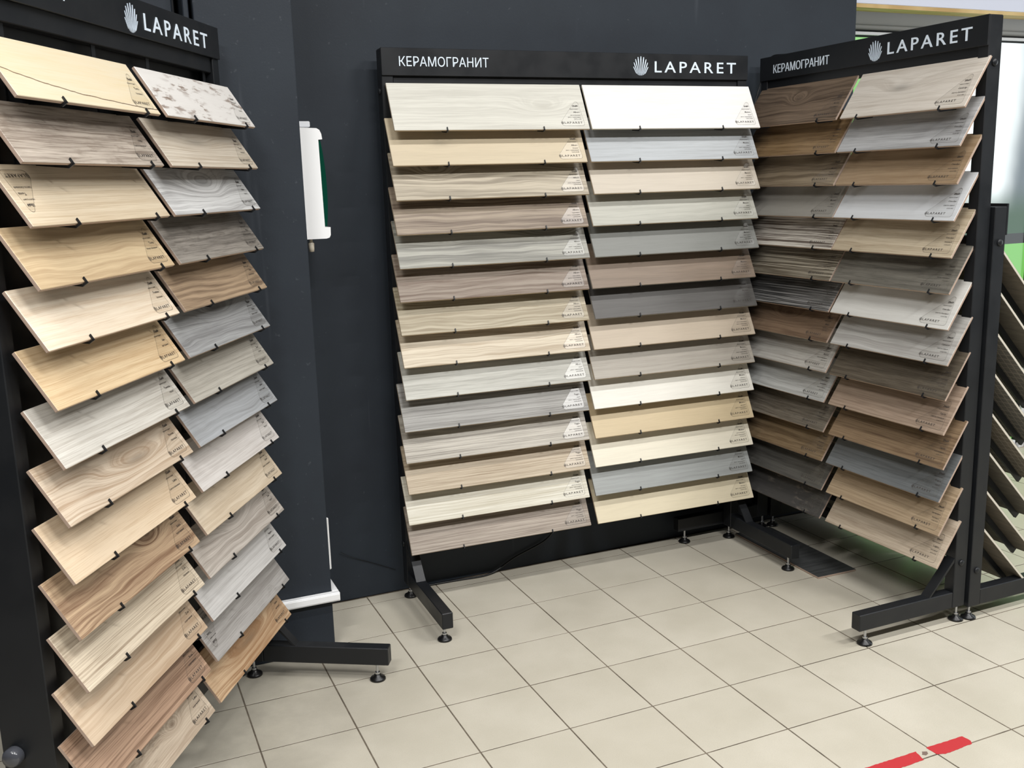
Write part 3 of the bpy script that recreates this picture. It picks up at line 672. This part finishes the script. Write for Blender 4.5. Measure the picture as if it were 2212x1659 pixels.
make_mosaic_stand()
def b_mesh(t, b, col, col2, grid):
    c = t.node('ShaderNodeTexCoord'); s = t.node('ShaderNodeSeparateXYZ'); t.link(c.outputs['Object'], s.inputs[0]); x, z = s.outputs[0], s.outputs[2]
    n = t.noise(t.xyz(t.math('MULTIPLY', x, 8), t.math('MULTIPLY', z, 40), 0.0), 1, 5, .65)
    colr = t.mix(t.ramp(n, .3, .7), rgba(col), rgba(col2))
    if grid:
        fx = t.math('FRACT', t.math('MULTIPLY', x, 36.0)); fz = t.math('FRACT', t.math('MULTIPLY', z, 36.0))
        g = t.math('MAXIMUM', t.math('GREATER_THAN', fx, .87), t.math('GREATER_THAN', fz, .87))
        colr = t.mix(t.math('MULTIPLY', g, .8), colr, rgba((158, 151, 139)))
    t.link(colr, b.inputs['Base Color'])
MB = [mat('mosaic_sheet_back_%d' % k, (100, 96, 88), .7, .25, builder=(lambda t, b, k=k: b_mesh(t, b, ((104, 98, 88), (94, 90, 83), (98, 96, 91))[k % 3], ((128, 120, 107), (116, 111, 100), (122, 119, 113))[k % 3], k in (2, 3, 4)))) for k in range(5)]
me = slab_mesh(.60, mh, .010); me.materials.append(BODY['pale'])
for p_ in me.polygons: p_.material_index = 0 if p_.normal.y < -.5 else (1 if p_.normal.y > .5 else 2)
for c in (0, 1):
    for r in range(mrows):
        lx = c*.6225 + .003; o = new_obj('mosaic_sheet', me, None, (2.0 + .060 + mh*math.sin(al4), YM + lx, mz0-r*mdz), (-al4, 0, math.pi/2))
        for k in (0, 1): o.material_slots[k].link = 'OBJECT'
        kk = (0, 1, 2, 2, 3, 1, 0, 0)[r]
        o.material_slots[0].material = MB[(kk+1) % 5]; o.material_slots[1].material = MB[kk] 
        tag(o, 'dark stone sheet seen from behind, %s in the %s column of the low stand' % (ORD[r] if r < 7 else 'lowest', 'near' if c == 0 else 'far'), 'tile sample', 'stone sheets on the low stand')

# ------------------------------------------------------------------ loose things
sm = slab_mesh(.20, .60, .009); fs = new_obj('tile_sample', sm, None, (1.776, -.331, .0095), (-math.pi/2, 0, -.02))
for k in (0, 1): fs.material_slots[k].link = 'OBJECT'
fs.material_slots[0].material = wood_mat('glaze_floor_plank', (84, 86, 86), 'rough', 41.0, None, (52, 54, 56), (60, 62, 62)); fs.material_slots[1].material = BODY['pink']
tag(fs, 'dark charcoal plank tile lying flat on the floor under the right stand', 'tile sample')
c1 = tube('power_cable', [(.90,.345,.36),(.90,.35,.22),(.864,.36,.143),(.829,.362,.108),(.737,.364,.078),(.66,.362,.055),(.60,.360,.020),(.558,.356,.006),(.507,.346,.0055),(.427,.358,.0055),(.33,.362,.0055),(.24,.364,.0055)], .004, M_CABLE)
tag(c1, 'thin black cable hanging below the middle stand to the floor', 'cable')
c2 = tube('power_cable', [(1.960,.20,2.199),(1.985,.27,2.206),(1.980,.315,2.212),(1.966,.335,2.19),(1.948,.34,2.13),(1.925,.343,2.06),(1.90,.345,1.98),(1.86,.346,1.85),(1.84,.346,1.6)], .0035, M_CABLE)
tag(c2, 'thin black cable looping down from the top of the right stand', 'cable')
c3 = tube('power_cable', [(-.10,.368,.22),(-.06,.372,.19),(.0,.374,.165),(.08,.374,.125),(.13,.372,.10)], .0011, M_CABLE)
tag(c3, 'faint thin black wire on the back wall beside the pillar', 'cable')
def tape(pts, name='floor_tape', m=M_TAPE, z=.0009):
    bm = bmesh.new(); P = []
    for k in range(len(pts)):
        a = Vector(pts[k]); b = Vector(pts[(k+1) % len(pts)]); n = max(1, int((b-a).length/.008))
        for q in range(n):
            p = a.lerp(b, q/n); j = .0012 if q else 0
            P.append((p.x+random.uniform(-j, j), p.y+random.uniform(-j, j)))
    lo = [bm.verts.new((p[0], p[1], .0003)) for p in P]; hi = [bm.verts.new((p[0], p[1], z)) for p in P]
    bm.faces.new(hi); bm.faces.new(lo[::-1])
    for k in range(len(P)): j = (k+1) % len(P); bm.faces.new([lo[k], lo[j], hi[j], hi[k]])
    bmesh.ops.recalc_face_normals(bm, faces=bm.faces); return new_obj(name, mesh_of(name, bm, m))
t1 = tape([(.80,-1.474),(1.162,-1.476),(1.151,-1.518),(.80,-1.523)]); tag(t1, 'longer piece of worn red tape on the floor, left of the gap', 'tape', 'red tape on the floor')
t2 = tape([(1.205,-1.474),(1.348,-1.476),(1.351,-1.505),(1.342,-1.518),(1.231,-1.523),(1.206,-1.513)]); tag(t2, 'short torn piece of red tape on the floor, right of the gap', 'tape', 'red tape on the floor')
t3 = tape([(1.166,-1.496),(1.178,-1.484),(1.192,-1.490),(1.186,-1.500),(1.174,-1.504)], 'tape_residue', M_RESID, .0006); tag(t3, 'small grey patch of tape residue between the red tape pieces', 'residue')
bpy.data.objects.remove(_to)
